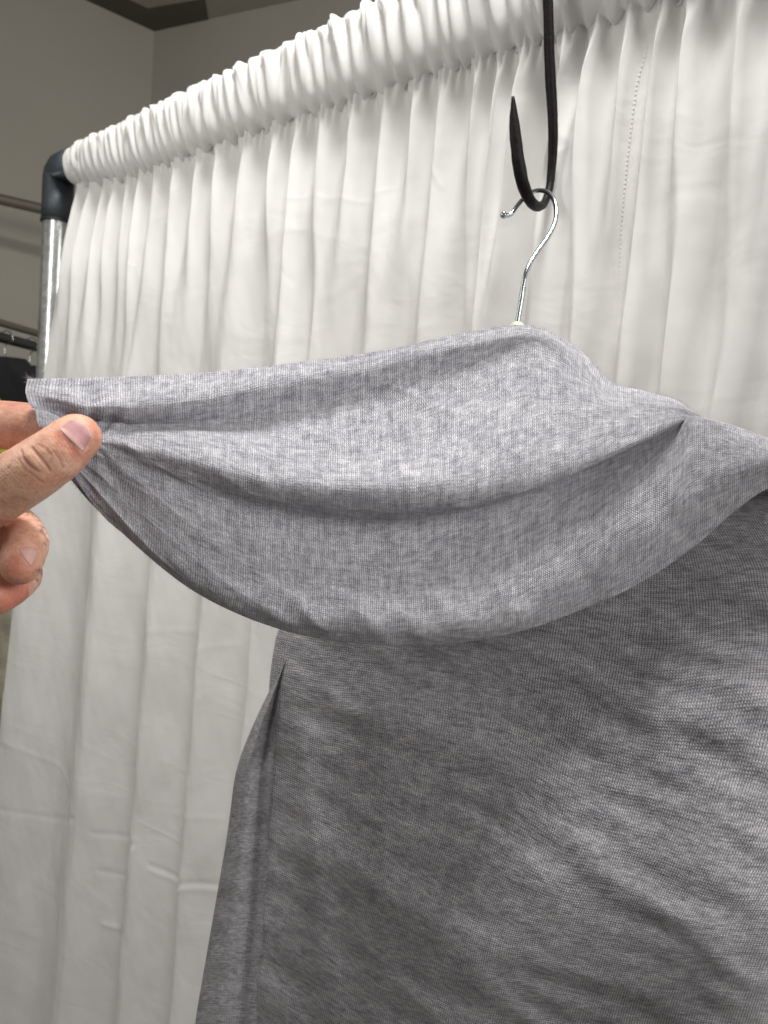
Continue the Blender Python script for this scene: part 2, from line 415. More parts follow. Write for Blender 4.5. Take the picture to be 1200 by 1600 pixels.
for pl, wd, h_ in (([(168, 1308), (205, 1312), (236, 1325)], .0045, -.0022), ([(236, 1328), (212, 1380), (180, 1455), (168, 1450)], .005, .0032), ([(226, 1330), (200, 1378), (168, 1366)], .004, -.0022),
                   ([(250, 1358), (275, 1378), (345, 1390)], .0042, -.0026), ([(250, 1366), (275, 1387), (345, 1399)], .0042, .0016), ([(20, 1152), (58, 1155), (100, 1192), (150, 1278)], .005, .0013),
                   ([(48, 1258), (90, 1274), (150, 1280)], .005, -.0016), ([(0, 1242), (42, 1243)], .004, .0012), ([(270, 1275), (350, 1285)], .004, .001), ([(0, 1570), (60, 1600)], .005, .002),
                   ([(250, 990), (330, 985)], .004, .0008), ([(455, 330), (440, 400), (470, 440)], .003, -.0012), ([(300, 1030), (372, 1010)], .004, .001), ([(884, 190), (905, 232), (880, 250)], .003, .0012), ([(690, 270), (702, 292)], .003, .0012)):
    O = O + crease(pl, wd * .75, h_ * .4)
G = CW(SS + DS + flare, O + .006, ZZ)
UV = np.stack([SS * 1.7, -HH], -1)
pn = link('panel', grid_mesh('panel', G, UV), M_curt, cu)
# pocket round the pipe, ruffled
nt = 72
t = np.linspace(0, 1, nt)
Ra = .0240
SS2, TT = np.meshgrid(ss, t)
dz = railZ - stitchZ(SS2)                                                     # distance from axis down to the stitches
dzm = np.maximum(dz, .034)
ang = TT * 2 * math.pi                                                        # 0 = bottom front -> front -> top -> back -> bottom
c, s_ = np.cos(ang), np.sin(ang)
zz = -c * np.where(c > 0, dzm, Ra)
half = np.where(c > 0, Ra * np.sqrt(np.clip(1 - (np.clip(c, 0, 1)) ** 4.0, 0, 1)), Ra * np.abs(s_))
off = half * np.sign(s_)
skew = SS2 - .044 * np.cos(ang * .5) * (ang < 6.3) + .003 * waves(SS2, TT * .1, 8, .03, .12, 0, 1.5, 41)
ruf = np.zeros_like(SS2)
cR = np.sort(np.concatenate([cTs, (cTs[:-1] + cTs[1:]) / 2 + rg.uniform(-.006, .006, len(cTs) - 1)]))
ampR = rg.uniform(.25, 1.7, 200)
ph = np.interp(skew, cR, np.arange(len(cR)))
ar = np.interp(ph, np.arange(len(cR)), ampR[:len(cR)])
ruf = ar * (np.abs(np.cos(math.pi * ph)) ** 1.1 - .5) * .0072
sk2 = SS2 - .012 * np.sin(ang * .5) + .004 * waves(SS2, TT * .1, 6, .03, .1, 0, 1.5, 3)
phase = skew + .004 * waves(SS2, TT * .05, 10, .02, .11, 0, .4, 77)
ruf += .0013 * np.sin(2 * math.pi * phase / .0235 + 3 * np.sin(SS2 * 13)) * (.5 + .5 * np.sin(SS2 * 57)) + .0007 * np.abs(np.sin(math.pi * (phase / .0125 + .6 * np.sin(SS2 * 29))))
ruf += .0016 * waves(SS2 - .03 * np.cos(ang * .5), TT * .10, 20, .012, .06, .15, .7, 21)
ruf *= .55 + .45 * np.clip(SS2 - S0, 0, .6) / .6
bot = smooth01(np.minimum(TT, 1 - TT) / .07)
ruf = ruf * (.55 + .45 * bot)
def thin(lo, amp_, wd, seed, k):
    r_ = np.random.RandomState(seed); c_ = np.sort(r_.uniform(S0, S1, int((S1 - S0) / lo))); a_ = r_.uniform(.3, 1, len(c_)); sl = r_.uniform(.4, 1.4, len(c_)); o_ = 0 * SS2
    for c1, a1, s1 in zip(c_, a_, sl):
        o_ = o_ + a1 * np.exp(-((SS2 - c1 - k * s1 * (np.cos(ang * .5) + .25 * np.cos(ang * 1.5 + c1 * 40))) / wd) ** 2) * np.exp(-((TT - .22 - .15 * a1) / .17) ** 2)
    return o_ * amp_
ruf = ruf + thin(.0125, .0042, .0022, 51, .030) - thin(.018, .0032, .0026, 52, .030)
nr = np.sqrt(off ** 2 + zz ** 2) + 1e-6
ruf = ruf * (1 - .58 * np.clip(-c, 0, 1))
off2 = off + ruf * off / nr + .004 * (1 - bot); zz2 = zz + ruf * zz / nr * np.where(c > .2, .5, 1.0)
puck = .0035 * np.sin(2 * math.pi * ph) * (1 - smooth01(np.minimum(TT, 1 - TT) / .12))
dsn = -.30 * ruf
G2 = CW(SS2 + dsn, off2, railZ + zz2 + puck)
hd = link('header', grid_mesh('header', G2, np.stack([SS2 * 2.0, TT * .25], -1)), M_curt, cu)
# dashed hem stitching that runs down the panel
sv = []; sf = []
q = np.array([(1012, 70), (1002, 130), (990, 230), (975, 360), (966, 480), (958, 640), (948, 800)], float)
qs, qz = s_of(q[:, 0], q[:, 1])
zs = np.arange(qz[0], qz[-1], -.0034)
for i, zc in enumerate(zs):
    sc = np.interp(-zc, -qz, qs) 
    col_ = []
    for ds_, dz_ in ((-.00035, 0), (.00035, 0), (.00035, -.0021), (-.00035, -.0021)):
        S_ = np.array([sc + ds_]); Z_ = np.array([zc + dz_])
        o_, d_ = panel(S_, Z_); o_, d_ = hookfold(S_, Z_, o_, d_)
        for lift in (-.0002, .0003): col_.append(CW(S_ + d_, o_ + .006 + lift, Z_)[0])
    b = len(sv); sv += [tuple(x) for x in col_]
    sf += [(b + 1, b + 3, b + 5, b + 7), (b, b + 1, b + 3, b + 2), (b + 2, b + 3, b + 5, b + 4), (b + 4, b + 5, b + 7, b + 6), (b + 6, b + 7, b + 1, b)]
me = bpy.data.meshes.new('hem_stitching'); me.from_pydata(sv, [], sf)
link('hem_stitching', me, simple('cream_thread', (.84, .82, .77), .6), cu, smooth=False)

# ------------------------------------------------------------------ pipe frame
e0 = CW(np.array(SE), np.array(0.), np.array(railZ))
fr = empty('pipe_frame', (e0[0], e0[1], 0))
tag(fr, 'galvanised pipe stand with dark corner elbow at the left end of the curtain', 'pipe stand')
A0 = CW(np.array([SE + .02, S1 + .1]), np.array([0., 0.]), np.array([railZ, railZ]))
tube('rail', A0, .021, M_galv, fr, 24)
up = np.array([[e0[0], e0[1], z] for z in (0.0, railZ - .075)])
tube('upright', up, .0215, M_galv, fr, 32)
D3 = np.array((D[0], D[1], 0)); Z3 = np.array((0, 0, 1.))
el = [e0 - Z3 * .078, e0 - Z3 * .05, e0 - Z3 * .012, e0 - Z3 * .004 + D3 * .003, e0 + D3 * .012 + Z3 * .002, e0 + D3 * .062 + Z3 * .002]
tube('elbow', el, .0238, M_elbow, fr, 32)
tube('collar_ring', [e0 - Z3 * .0805, e0 - Z3 * .077], .0246, M_black, fr, 32)

# ------------------------------------------------------------------ wrought-iron hook over the rail
hk = np.array([(853, -60, .560), (856, 0, .566), (859, 100, .573), (864, 200, .580), (862, 262, .585), (857, 300, .583), (847, 321, .574), (832, 318, .558), (818, 290, .545), (809, 245, .540), (804, 195, .538), (801.5, 151, .536)], float)
hpnt = P(hk[:, 0], hk[:, 1], hk[:, 2])
top = hpnt[0]
nr3 = np.array((NRM[0], NRM[1], 0)); 
ax = CW(np.array((np.array(top[:2]) - pa[:2]) @ D), np.array(0.), np.array(railZ))
arc = [ax - nr3 * .040 - Z3 * .03, ax - nr3 * .040, ax - nr3 * .028 + Z3 * .030, ax + Z3 * .041, ax + nr3 * .028 + Z3 * .030, ax + nr3 * .043 + Z3 * .004]
pts = np.concatenate([arc, hpnt])
rad = [.0035, .004, .0042, .0042, .0042, .0042, .0043, .0043, .0045, .0044, .0038, .0034, .0035, .0041, .0046, .0047, .0038, .0011]
ho = tube('iron_hook', pts, rad, M_iron, None, 18, 150, .9, roughen=.10)
tag(ho, 'dark forged iron hook with pointed tip hooked over the curtain rail', 'hook')

# ------------------------------------------------------------------ clothes hanger
hb = P(np.array(808.), np.array(508.), np.array(.505))
hg = empty('clothes_hanger', tuple(hb))
tag(hg, 'clothes hanger with chrome wire hook holding the grey sweater', 'hanger')
wr = np.array([(806, 520, .505), (809, 500, .505), (814, 470, .506), (819, 438, .508), (826, 416, .511), (840, 393, .516), (856, 371, .521), (867, 348, .526), (869, 325, .531), (862, 306, .538), (849, 298, .546), (834, 299, .556), (820, 308, .566), (808, 322, .568), (799, 334, .567), (791, 337, .566), (786, 336, .565)], float)
tube('wire_hook', P(wr[:, 0], wr[:, 1], wr[:, 2]), .0017, M_chrome, hg, 14, 140)
# thread cut into the lower stem
th = []
for i in range(150):
    f_ = i / 149; q_ = P(np.array(807 + 11.5 * f_), np.array(512 - 62 * f_), np.array(.505 + .002 * f_)); a_ = i * 1.05
    th.append(q_ + np.array((math.cos(a_), math.sin(a_), 0)) * .0014)
tube('stem_thread', th, .0005, M_chrome, hg, 6)
bt = P(np.array(787.), np.array(336.), np.array(.565))
def ball(name, c, r, mat, parent, sx=1, sy=1, sz=1):
    a = np.linspace(.02, math.pi - .02, 14); b = np.linspace(0, 2 * math.pi, 20, endpoint=False)
    A, B = np.meshgrid(a, b, indexing='ij')
    g = np.stack([np.sin(A) * np.cos(B) * sx, np.sin(A) * np.sin(B) * sy, np.cos(A) * sz], -1) * r + np.array(c)
    return link(name, grid_mesh(name, g, wrap_u=True, caps=True), mat, parent)
ball('ball_tip', bt, .0028, M_chrome, hg)
ball('neck_cap', P(np.array(808.), np.array(513.), np.array(.505)), .0052, M_cream, hg, sz=.9)
sb = [P(np.array(float(x)), np.array(float(y)), np.array(float(d))) for x, y, d in ((610, 835, .56), (680, 770, .545), (760, 650, .52), (806, 560, .505), (870, 610, .49), (980, 700, .47), (1120, 790, .46))]
tube('shoulder_bar', sb, .007, M_wood, hg, 14, 50)
tube('neck_post', [P(np.array(806.), np.array(513.), np.array(.505)), P(np.array(806.), np.array(562.), np.array(.505))], .006, M_wood, hg, 14)

# ------------------------------------------------------------------ sweater
sw = empty('sweater', tuple(P(np.array(806.), np.array(1500.), np.array(.46))))
tag(sw, 'heather grey knit turtleneck sweater on the hanger, its collar pulled out by the fingers', 'sweater')
X = [0, 150, 300, 450, 600, 720, 830, 910, 955, 1010, 1055, 1092, 1200, 1300]
d0 = np.array([.305, .318, .340, .362, .380, .392, .402, .405, .403, .400, .397, .394, .380, .374])
rows = {                                       # y at each column, depth offset at each column
 'R0': ([592, 590, 583, 568, 547, 521, 509, 553, 596, 611, 624, 648, 692, 722], [0.007, 0.012, 0.016, 0.017, 0.018, 0.019, 0.024, 0.028, 0.027, 0.026, 0.022, 0.024, 0.030, 0.034]),
 'R1': ([612, 634, 626, 600, 570, 540, 522, 561, 605, 617, 630, 650, 695, 724], [0.002, 0.002, 0.005, 0.009, 0.012, 0.013, 0.016, 0.016, 0.018, 0.014, 0.012, 0.018, 0.028, 0.032]),
 'R2': ([636, 656, 662, 650, 620, 582, 552, 584, 618, 627, 636, 651, 698, 727], [0.003, 0.012, 0.015, 0.016, 0.016, 0.016, 0.015, 0.010, 0.011, 0.007, 0.006, 0.016, 0.028, 0.031]),
 'R3': ([645, 668, 684, 700, 700, 668, 634, 633, 638, 643, 643, 652, 700, 730], [0.002, 0.007, 0.006, 0.004, 0.003, 0.002, 0.001, 0.001, 0.001, 0.001, 0.002, 0.014, 0.026, 0.029]),
 'R4': ([656, 682, 718, 752, 760, 748, 722, 700, 684, 667, 652, 653, 702, 733], [0.000, 0.002, -0.005, -0.010, -0.014, -0.015, -0.014, -0.011, -0.009, -0.006, -0.003, 0.012, 0.024, 0.027]),
 'R5': ([664, 694, 742, 780, 797, 788, 763, 733, 714, 688, 665, 657, 704, 736], [0.000, 0.002, -0.001, -0.003, -0.006, -0.010, -0.012, -0.011, -0.010, -0.007, -0.003, 0.010, 0.022, 0.024]),
 'R6': ([674, 706, 768, 806, 822, 806, 768, 737, 717, 691, 667, 650, 684, 715], [0.003, 0.004, 0.006, 0.011, 0.013, 0.013, 0.010, 0.007, 0.006, 0.004, 0.003, 0.004, 0.010, 0.018]),
 'R7': ([690, 735, 830, 880, 896, 880, 842, 795, 765, 730, 698, 672, 700, 735], [0.004, 0.006, 0.007, 0.006, 0.004, 0.002, 0.000, -0.001, -0.001, -0.001, -0.001, 0.000, 0.001, 0.013]),
 'R8': ([712, 775, 893, 955, 975, 968, 936, 895, 866, 826, 792, 766, 730, 752], [0.006, 0.009, 0.009, 0.003, -0.003, -0.005, -0.006, -0.006, -0.006, -0.006, -0.005, -0.004, -0.002, 0.012]),
 'R9': ([742, 806, 922, 987, 1008, 1004, 982, 952, 934, 905, 876, 848, 764, 768], [0.010, 0.016, 0.018, 0.016, 0.012, 0.009, 0.007, 0.006, 0.005, 0.005, 0.005, 0.005, 0.006, 0.015]),
}
x0s = dict(R0=43, R1=40, R2=46, R3=51, R4=56, R5=60, R6=68, R7=80, R8=92, R9=104)
ctrl = []
for k, (ys, dd) in rows.items():
    xs = np.array(X, float); xs[0] = x0s[k]
    i = int(k[1]); 
    if i >= 6: xs[1] = 150 + (i - 6) * 4
    if i in (0, 1): xs[6] = 835; xs[7] = 913
    assert len(ys) == len(dd) == 14, k
    ctrl.append(np.stack([xs, np.array(ys, float), d0 + np.array(dd)], -1))
ctrl = np.array(ctrl)                                                        # 10 x 12 x 3
front = cr(ctrl, 230)                                                         # rows
front = cr(front.transpose(1, 0, 2), 520).transpose(1, 0, 2)                  # columns
nR, nC = front.shape[:2]
Wf = P(front[..., 0], front[..., 1], front[..., 2])
UVf = arclen(Wf)
# local cloth crumple, along the depth of view normal (approx camera axis)
U, V = UVf[..., 0], UVf[..., 1]
ii = np.linspace(0, 1, nR)[:, None] * np.ones((1, nC)); jj = np.ones((nR, 1)) * np.linspace(0, 1, nC)[None, :]
amp = .0006 + .0008 * np.exp(-((ii - .93) / .08) ** 2) * (1 - .6 * smooth01((jj - .5) / .2)) + .0008 * np.exp(-(jj / .12) ** 2)
cr1 = waves(U, V, 22, .012, .05, 1.2, .8, 5) * amp + waves(U, V, 12, .03, .10, 1.35, .35, 6) * .0010
cr1 += .0016 * np.exp(-((jj - .48) / .18) ** 2) * np.exp(-((ii - .60) / .05) ** 2) * waves(U, V, 8, .02, .05, 1.9, .3, 8)
cr1 += .0011 * (1 - np.abs(waves(U, V, 9, .022, .06, 1.25, .3, 95))) ** 2 * smooth01((ii - .10) / .1) * (1 - smooth01((jj - .36) / .2))
# pinch lines radiating from the thumb
thx, thy = 150.0, 690.0
ang_ = np.arctan2(front[..., 1] - thy, front[..., 0] - thx); rr = np.hypot(front[..., 1] - thy, front[..., 0] - thx)
cr1 += .0008 * np.sin(ang_ * 9 + 1.0) * np.exp(-(rr / 150) ** 2) * smooth01(rr / 45)
cr1 += (.00025 + .0002 * np.sin(U * 2 * math.pi / .0021)) * np.exp(-((ii - .060 - .004 * np.sin(jj * 40)) / .010) ** 2) * (1 - smooth01((jj - .45) / .15))
wr_ = waves(U, V, 10, .020, .055, .9, .5, 91)
cr1 += (.0005 * (1 - np.abs(wr_)) ** 2 * (1 - .75 * smooth01((jj - .42) / .2)) + .0006) * np.exp(-((ii - .90) / .075) ** 2) * smooth01((waves(U, V, 6, .05, .12, 0, 3, 92) + .4))
edge_fade = smooth01(ii / .03) * smooth01((1 - ii) / .02) * smooth01((1 - jj) / .03) 
Nn = np.cross(np.gradient(Wf, axis=1), np.gradient(Wf, axis=0)); Nn /= (np.linalg.norm(Nn, axis=2)[..., None] + 1e-9)
toCam = CP - Wf; sg = np.sign((Nn * toCam).sum(-1).mean()); Nn *= sg
Wf = Wf + Nn * (cr1 * edge_fade)[..., None]
# back layer: from the lower fold up behind to the rim
bk = []
for tt in np.linspace(0, 1, 26)[1:-1]:
    a = front[-1]; b = front[0]
    xy = a[:, :2] * (1 - tt) + b[:, :2] * tt
    bulge = np.interp(np.linspace(0, 1, nC), [0, .05, .3, .62, .80, .9, 1], [.003, .008, .028, .050, .030, .012, .004])
    dmid = a[:, 2] * (1 - tt) + b[:, 2] * tt + .004 + bulge * math.sin(math.pi * tt) ** .7
    yy = xy[:, 1] - 10 * math.sin(math.pi * min(1, tt * 3)) * 0
    bk.append(np.stack([xy[:, 0], yy, dmid], -1))
bk = np.array(bk)
Wb = P(bk[..., 0], bk[..., 1], bk[..., 2])
G = np.concatenate([Wf, Wb], 0)
Uc = np.concatenate([U, np.repeat(U[-1:], len(bk), 0)], 0)
Vb = V[-1:, :] - np.linspace(0, .1, len(bk))[:, None]
Vc = np.concatenate([V, Vb], 0)
me = grid_mesh('collar', G, np.stack([Uc, Vc], -1), wrap_v=True)
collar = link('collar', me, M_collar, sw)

# body
by = np.array([650, 700, 780, 880, 985, 1060, 1120, 1180, 1300, 1450, 1600, 1850, 2300], float)
bl = np.array([770, 690, 600, 490, 432, 421, 418, 415, 409, 388, 367, 340, 310], float)
br = np.array([930, 1150, 1290, 1400, 1440, 1430, 1410, 1390, 1340, 1258, 1205, 1150, 1110], float)
yy = np.concatenate([np.linspace(650, 1650, 260), np.linspace(1660, 2300, 60)])
L_ = np.interp(yy, by, bl); R_ = np.interp(yy, by, br)
L_ = np.convolve(np.pad(L_, 6, mode='edge'), np.ones(13) / 13, 'valid'); R_ = np.convolve(np.pad(R_, 6, mode='edge'), np.ones(13) / 13, 'valid')
nu = 420; tu = np.linspace(0, 1, nu); te = .5 * tu + .5 * (.5 - .5 * np.cos(math.pi * tu))
XX = L_[:, None] + (R_ - L_)[:, None] * te[None, :]; YY = yy[:, None] + 0 * XX
def bdepth(x, y):
    d = np.interp(x, [400, 600, 800, 1000, 1200, 1450], [.500, .462, .440, .424, .402, .395])
    d = d + .022 * smooth01((y - 1000) / 120) * smooth01((x - 900) / 200) * 0
    d = d - .030 * smooth01((y - 1050) / 500) * smooth01((x - 500) / 400) - .034 * smooth01((y - 830) / 760) * smooth01((x - 780) / 420)
    return d
DD = bdepth(XX, YY)
ed = 1 - np.clip(1 - np.abs(2 * te - 1) ** 5, 0, 1) ** .5
W0 = P(XX, YY, DD)
UVb = arclen(W0); Ub, Vb_ = UVb[..., 0], UVb[..., 1]
px = XX; py = YY
fold = .0011 * waves(Ub, Vb_, 14, .05, .16, 1.05, .30, 11) + .0011 * waves(Ub, Vb_, 26, .012, .04, 1.10, .28, 12)
# a few drawn folds: (x0,y0)->(x1,y1), width px, height m
def ridge(x0, y0, x1, y1, wd, h):
    L = math.hypot(x1 - x0, y1 - y0); ax_, ay_ = (x1 - x0) / L, (y1 - y0) / L
    a = (px - x0) * ax_ + (py - y0) * ay_; b = -(px - x0) * ay_ + (py - y0) * ax_
    return h * np.exp(-(b / wd) ** 2) * smooth01((a + 30) / 70) * smooth01((L + 30 - a) / 70)
fold += ridge(730, 1270, 870, 1385, 15, .0016) - ridge(720, 1245, 800, 1305, 14, .0014)
fold += ridge(570, 1000, 604, 1140, 8, .0004) - ridge(582, 1000, 616, 1140, 9, .0005)
fold += ridge(560, 1100, 900, 1240, 40, .004) + ridge(480, 1300, 760, 1520, 36, .004) + ridge(900, 1330, 1150, 1500, 30, .003)
fold += ridge(1000, 1150, 1210, 1080, 60, .004) + ridge(450, 1040, 520, 1600, 26, .004)
DD2 = DD - fold * smooth01((.5 - np.abs(te - .5)) / .03) + .030 * ed
front_b = P(XX, YY, DD2)
back_b = P(XX[:, ::-1][:, 1:-1], YY[:, ::-1][:, 1:-1], (DD + .022 + .030 + .018 * (1 - (2 * te - 1) ** 2) * 0)[:, ::-1][:, 1:-1])
G = np.concatenate([front_b, back_b], 1)
UB = np.concatenate([Ub, Ub[:, ::-1][:, 1:-1]], 1); VB = np.concatenate([Vb_, Vb_[:, ::-1][:, 1:-1]], 1)
slp = (.50 - .62 * te[None, :] ** 1.3) * (.55 + .45 * smooth01((YY - 1000) / 400))
slp = (.52 - .50 * te[None, :]) * (.35 + .65 * smooth01((YY - 1000) / 450))
VS = Vb_ + np.cumsum(np.gradient(Ub, axis=1) * slp, axis=1) + .004 * waves(Ub, Vb_, 8, .06, .2, .5, 1, 61)
VB = np.concatenate([VS, VS[:, ::-1][:, 1:-1]], 1)
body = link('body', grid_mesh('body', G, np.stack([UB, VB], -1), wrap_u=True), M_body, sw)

# sleeves
def sleeve(cx, cy, hw, dep, th, seed, side):
    yy = np.linspace(cy[0], cy[-1], 240); C_ = np.interp(yy, cy, cx); Wd = np.interp(yy, cy, hw); Dp = np.interp(yy, cy, dep)
    k = np.ones(15) / 15
    C_ = np.convolve(np.pad(C_, 7, mode='edge'), k, 'valid'); Wd = np.convolve(np.pad(Wd, 7, mode='edge'), k, 'valid')
    a = np.linspace(0, 2 * math.pi, 90, endpoint=False)
    XX = C_[:, None] - np.cos(a)[None] * Wd[:, None] * side; YY = yy[:, None] + 0 * XX
    DD = Dp[:, None] - np.sin(a)[None] * th
    UU = a[None] * .030 + 0 * XX; VV = -(yy[:, None] / 2100.0) + 0 * XX
    DD = DD - .0016 * waves(np.cos(a)[None] * .03 + 0 * XX, VV, 20, .02, .07, 1.0, .9, seed) - .0040 * np.exp(-((a[None] - 1.15) / .25) ** 2) + .008 * np.exp(-((a[None] - 1.75) / .25) ** 2)
    return link('sleeve', grid_mesh('sleeve', P(XX, YY, DD), np.stack([UU, VV], -1), wrap_u=True, caps=True), M_body, sw)
sleeve([480, 446, 418, 402, 392, 378, 362, 335], [940, 1040, 1130, 1200, 1300, 1450, 1600, 2050], [5, 6, 22, 34, 36, 48, 58, 60], [.525] * 8, .016, 31, 1)
sleeve([1400, 1420, 1380, 1320, 1262, 1235, 1190], [800, 1000, 1200, 1400, 1500, 1600, 2050], [30, 60, 66, 68, 66, 66, 60], [.44, .45, .455, .455, .455, .455, .455], .018, 32, 1)

# loose wool fibres standing off the rim and the lower fold of the collar
rgf = np.random.RandomState(12); fv = []; ff = []
def fibre(p, dirn, L, w_=.00003):
    bend = rgf.normal(0, .5, 3); pts = []
    for k in range(5):
        f_ = k / 4; pts.append(p + dirn * L * f_ + bend * L * .55 * f_ ** 2)
    side = np.cross(dirn, rgf.normal(0, 1, 3)); side /= np.linalg.norm(side) + 1e-9; s2 = np.cross(dirn, side)
    b = len(fv)
    for k, q_ in enumerate(pts):
        ww = w_ * (1 - .6 * k / 4)
        for a_ in (0, 2.09, 4.19): fv.append(tuple(q_ + (side * math.cos(a_) + s2 * math.sin(a_)) * ww))
    for k in range(4):
        for m_ in range(3):
            a_, c_ = b + k * 3 + m_, b + k * 3 + (m_ + 1) % 3; ff.append((a_, c_, c_ + 3, a_ + 3))
for _ in range(3800):
    r_ = rgf.rand()
    i_ = int(abs(rgf.normal(0, 5))) if r_ < .62 else nR - 1 - int(abs(rgf.normal(0, 5)))
    i_ = min(max(i_, 0), nR - 1)
    j_ = int(rgf.rand() * (nC - 30)) if rgf.rand() < .96 else int(abs(rgf.normal(0, 12)))
    j_ = min(j_, nC - 1)
    up_ = np.array((0, 0, 1.0 if i_ < nR / 2 else -1.0)); dr_ = up_ * .7 + Nn[i_, j_] * .4 + rgf.normal(0, .6, 3)
    if j_ < 25: dr_ = dr_ + np.array((-1.2, 0, 0))
    dr_ /= np.linalg.norm(dr_)
    fibre(Wf[i_, j_], dr_, rgf.uniform(.0008, .0026))
me = bpy.data.meshes.new('wool_fuzz'); me.from_pydata(fv, [], ff)
fz = link('wool_fuzz', me, simple('wool_fibre', (.50, .49, .52), .9), collar); fz['kind'] = 'stuff'

# ------------------------------------------------------------------ clothes rack in the background
def PP(x, y, d): return P(np.array(float(x)), np.array(float(y)), np.array(float(d)))
ra = PP(0, 527, 1.75); rb = PP(62, 541, 1.90); rd_ = rb - ra; rd_[2] = 0; rd_ /= np.linalg.norm(rd_)
rk = empty('clothes_rack', (ra[0], ra[1], 0)); tag(rk, 'dark clothes rack rail behind the left pipe, hung with black garments', 'clothes rack')
r0 = ra - rd_ * .9; r1 = ra + rd_ * 1.0
tube('rail', [r0, r1], .0125, M_rail, rk, 20)
tube('rail', [r0 + Z3 * .034 - rd_ * .0, r1 + Z3 * .034], .009, M_rail2, rk, 16)
for e_ in (r0, r1):
    tube('upright', [e_ + (0, 0, .06), (e_[0], e_[1], .0)], .0125, M_rail, rk, 20)
    tube('foot', [np.array((e_[0] - .22, e_[1] - .1, .015)), np.array((e_[0] + .22, e_[1] + .1, .015))], .014, M_rail, rk, 16)
hz0 = PP(-10, 309, 2.35); hz1 = hz0 + np.array((.62, .42, 0)) / .749 * 1.2
wb_ = tube('wall_pipe', [hz0 - (hz1 - hz0) * .6, hz1 * .5 + hz0 * .5], .017, M_rail2, None, 16)
tag(wb_, 'thin grey-brown pipe running level across the far wall at the left', 'pipe')
perp = np.array((-rd_[1], rd_[0], 0)); perp *= -1 if perp[1] > 0 else 1          # towards the camera
def garment(name, label, t_, drop, wid, ln, thick, mat, seed, hook=True):
    """a garment on its hanger, hung across the rail: shoulders, neck, body, two sleeves"""
    c = ra + rd_ * t_; top = c[2] - drop
    g = empty(name, (c[0], c[1], c[2])); tag(g, label, 'garment', 'clothes hung on the background rack')
    zz = np.linspace(0, 1, 60); a = np.linspace(0, 2 * math.pi, 48, endpoint=False)
    hw = np.interp(zz, [0, .03, .06, .12, .2, .6, 1], [.05, .07, .14, wid * .92, wid, wid * 1.02, wid * 1.08])
    th = np.interp(zz, [0, .05, .15, 1], [.03, .035, thick, thick * 1.25])
    A, Z_ = np.meshgrid(a, zz); HWm = np.interp(Z_, zz, hw); THm = np.interp(Z_, zz, th)
    wv = 1 + .16 * np.sin(A * 7 + seed + Z_ * 2) * smooth01(Z_ * 3) + .08 * np.sin(A * 13 + seed * 2)
    ox = np.cos(A) * HWm * wv; oy = np.sin(A) * THm * wv
    G = c[:2] * np.ones(A.shape + (1,)) + ox[..., None] * perp[:2] + oy[..., None] * rd_[:2]
    G = np.concatenate([G, (top - Z_ * ln + .0)[..., None]], -1)
    link('garment_body', grid_mesh('garment_body', G, wrap_u=True, caps=True), mat, g)
    for sd in (-1, 1):
        p0 = c + perp * wid * .90 * sd; p0[2] = top - .10 * ln - .02
        pts = [p0, p0 + perp * .05 * sd - Z3 * .14, p0 + perp * .065 * sd - Z3 * .32, p0 + perp * .06 * sd - Z3 * .56]
        tube('sleeve', pts, [.045, .055, .05, .04], mat, g, 18, 30, .6, roughen=.25)
    if hook:
        hpts = [c + Z3 * (-drop + .005), c + Z3 * (-drop + .03), c + perp * .018 + Z3 * (-.004), c + perp * .016 + Z3 * .012, c + Z3 * .019, c - perp * .016 + Z3 * .010]
        tube('hanger_hook', hpts, .0016, M_chrome, g, 10, 30)
    return g
garment('black_coat', 'plain black garment on the rack, close beside the lime green one', .02, .045, .20, .85, .035, M_blk, 1)
garment('black_jacket', 'black jacket hung nearest the galvanised pipe on the background rack', .115, .052, .21, .75, .035, M_blk, 2)
garment('dark_green_jacket', 'very dark green garment showing beside the pipe just above the collar corner', .19, .075, .20, .75, .03, M_dgrn, 3)
garment('lime_top', 'lime green garment at the left edge above the index finger', -.218, .10, .19, .6, .03, M_grn, 4)
cc_ = ra - rd_ * .02
fl = garment('cream_fleece_coat', 'cream fleecy coat hanging low behind the left edge of the curtain', -.30, .20, .26, 1.2, .05, M_fleece, 5)

# ------------------------------------------------------------------ hand
MM = .001
def chain(pts, m, seg=28):
    """tapered tube with a rounded end: pts rows (px, py, depth, radius_mm)"""
    p = np.asarray(pts, float); W = P(p[:, 0], p[:, 1], p[:, 2]); both = cr(np.concatenate([W, p[:, 3:4] * MM], 1), m)
    c, r = both[:, :3], both[:, 3]
    T = np.gradient(c, axis=0); T /= np.linalg.norm(T, axis=1)[:, None]
    # round tip
    tip = c[-1]; tr = r[-1]; td = T[-1]; ex = []
    for a in np.linspace(.15, 1.5, 9): ex.append((tip + td * tr * math.sin(a), tr * math.cos(a)))
    c = np.concatenate([c, [e[0] for e in ex]]); r = np.concatenate([r, [e[1] for e in ex]]); T = np.concatenate([T, [td] * 9])
    N = np.cross(T[0], (0, -1, .2)); N /= np.linalg.norm(N); out = []
    a = np.linspace(0, 2 * math.pi, seg, endpoint=False)
    for i in range(len(c)):
        N = N - T[i] * np.dot(N, T[i]); N /= np.linalg.norm(N); B = np.cross(T[i], N)
        out.append(c[i] + np.outer(np.cos(a) * r[i], N) + np.outer(np.sin(a) * r[i] * .93, B))
    return np.array(out)
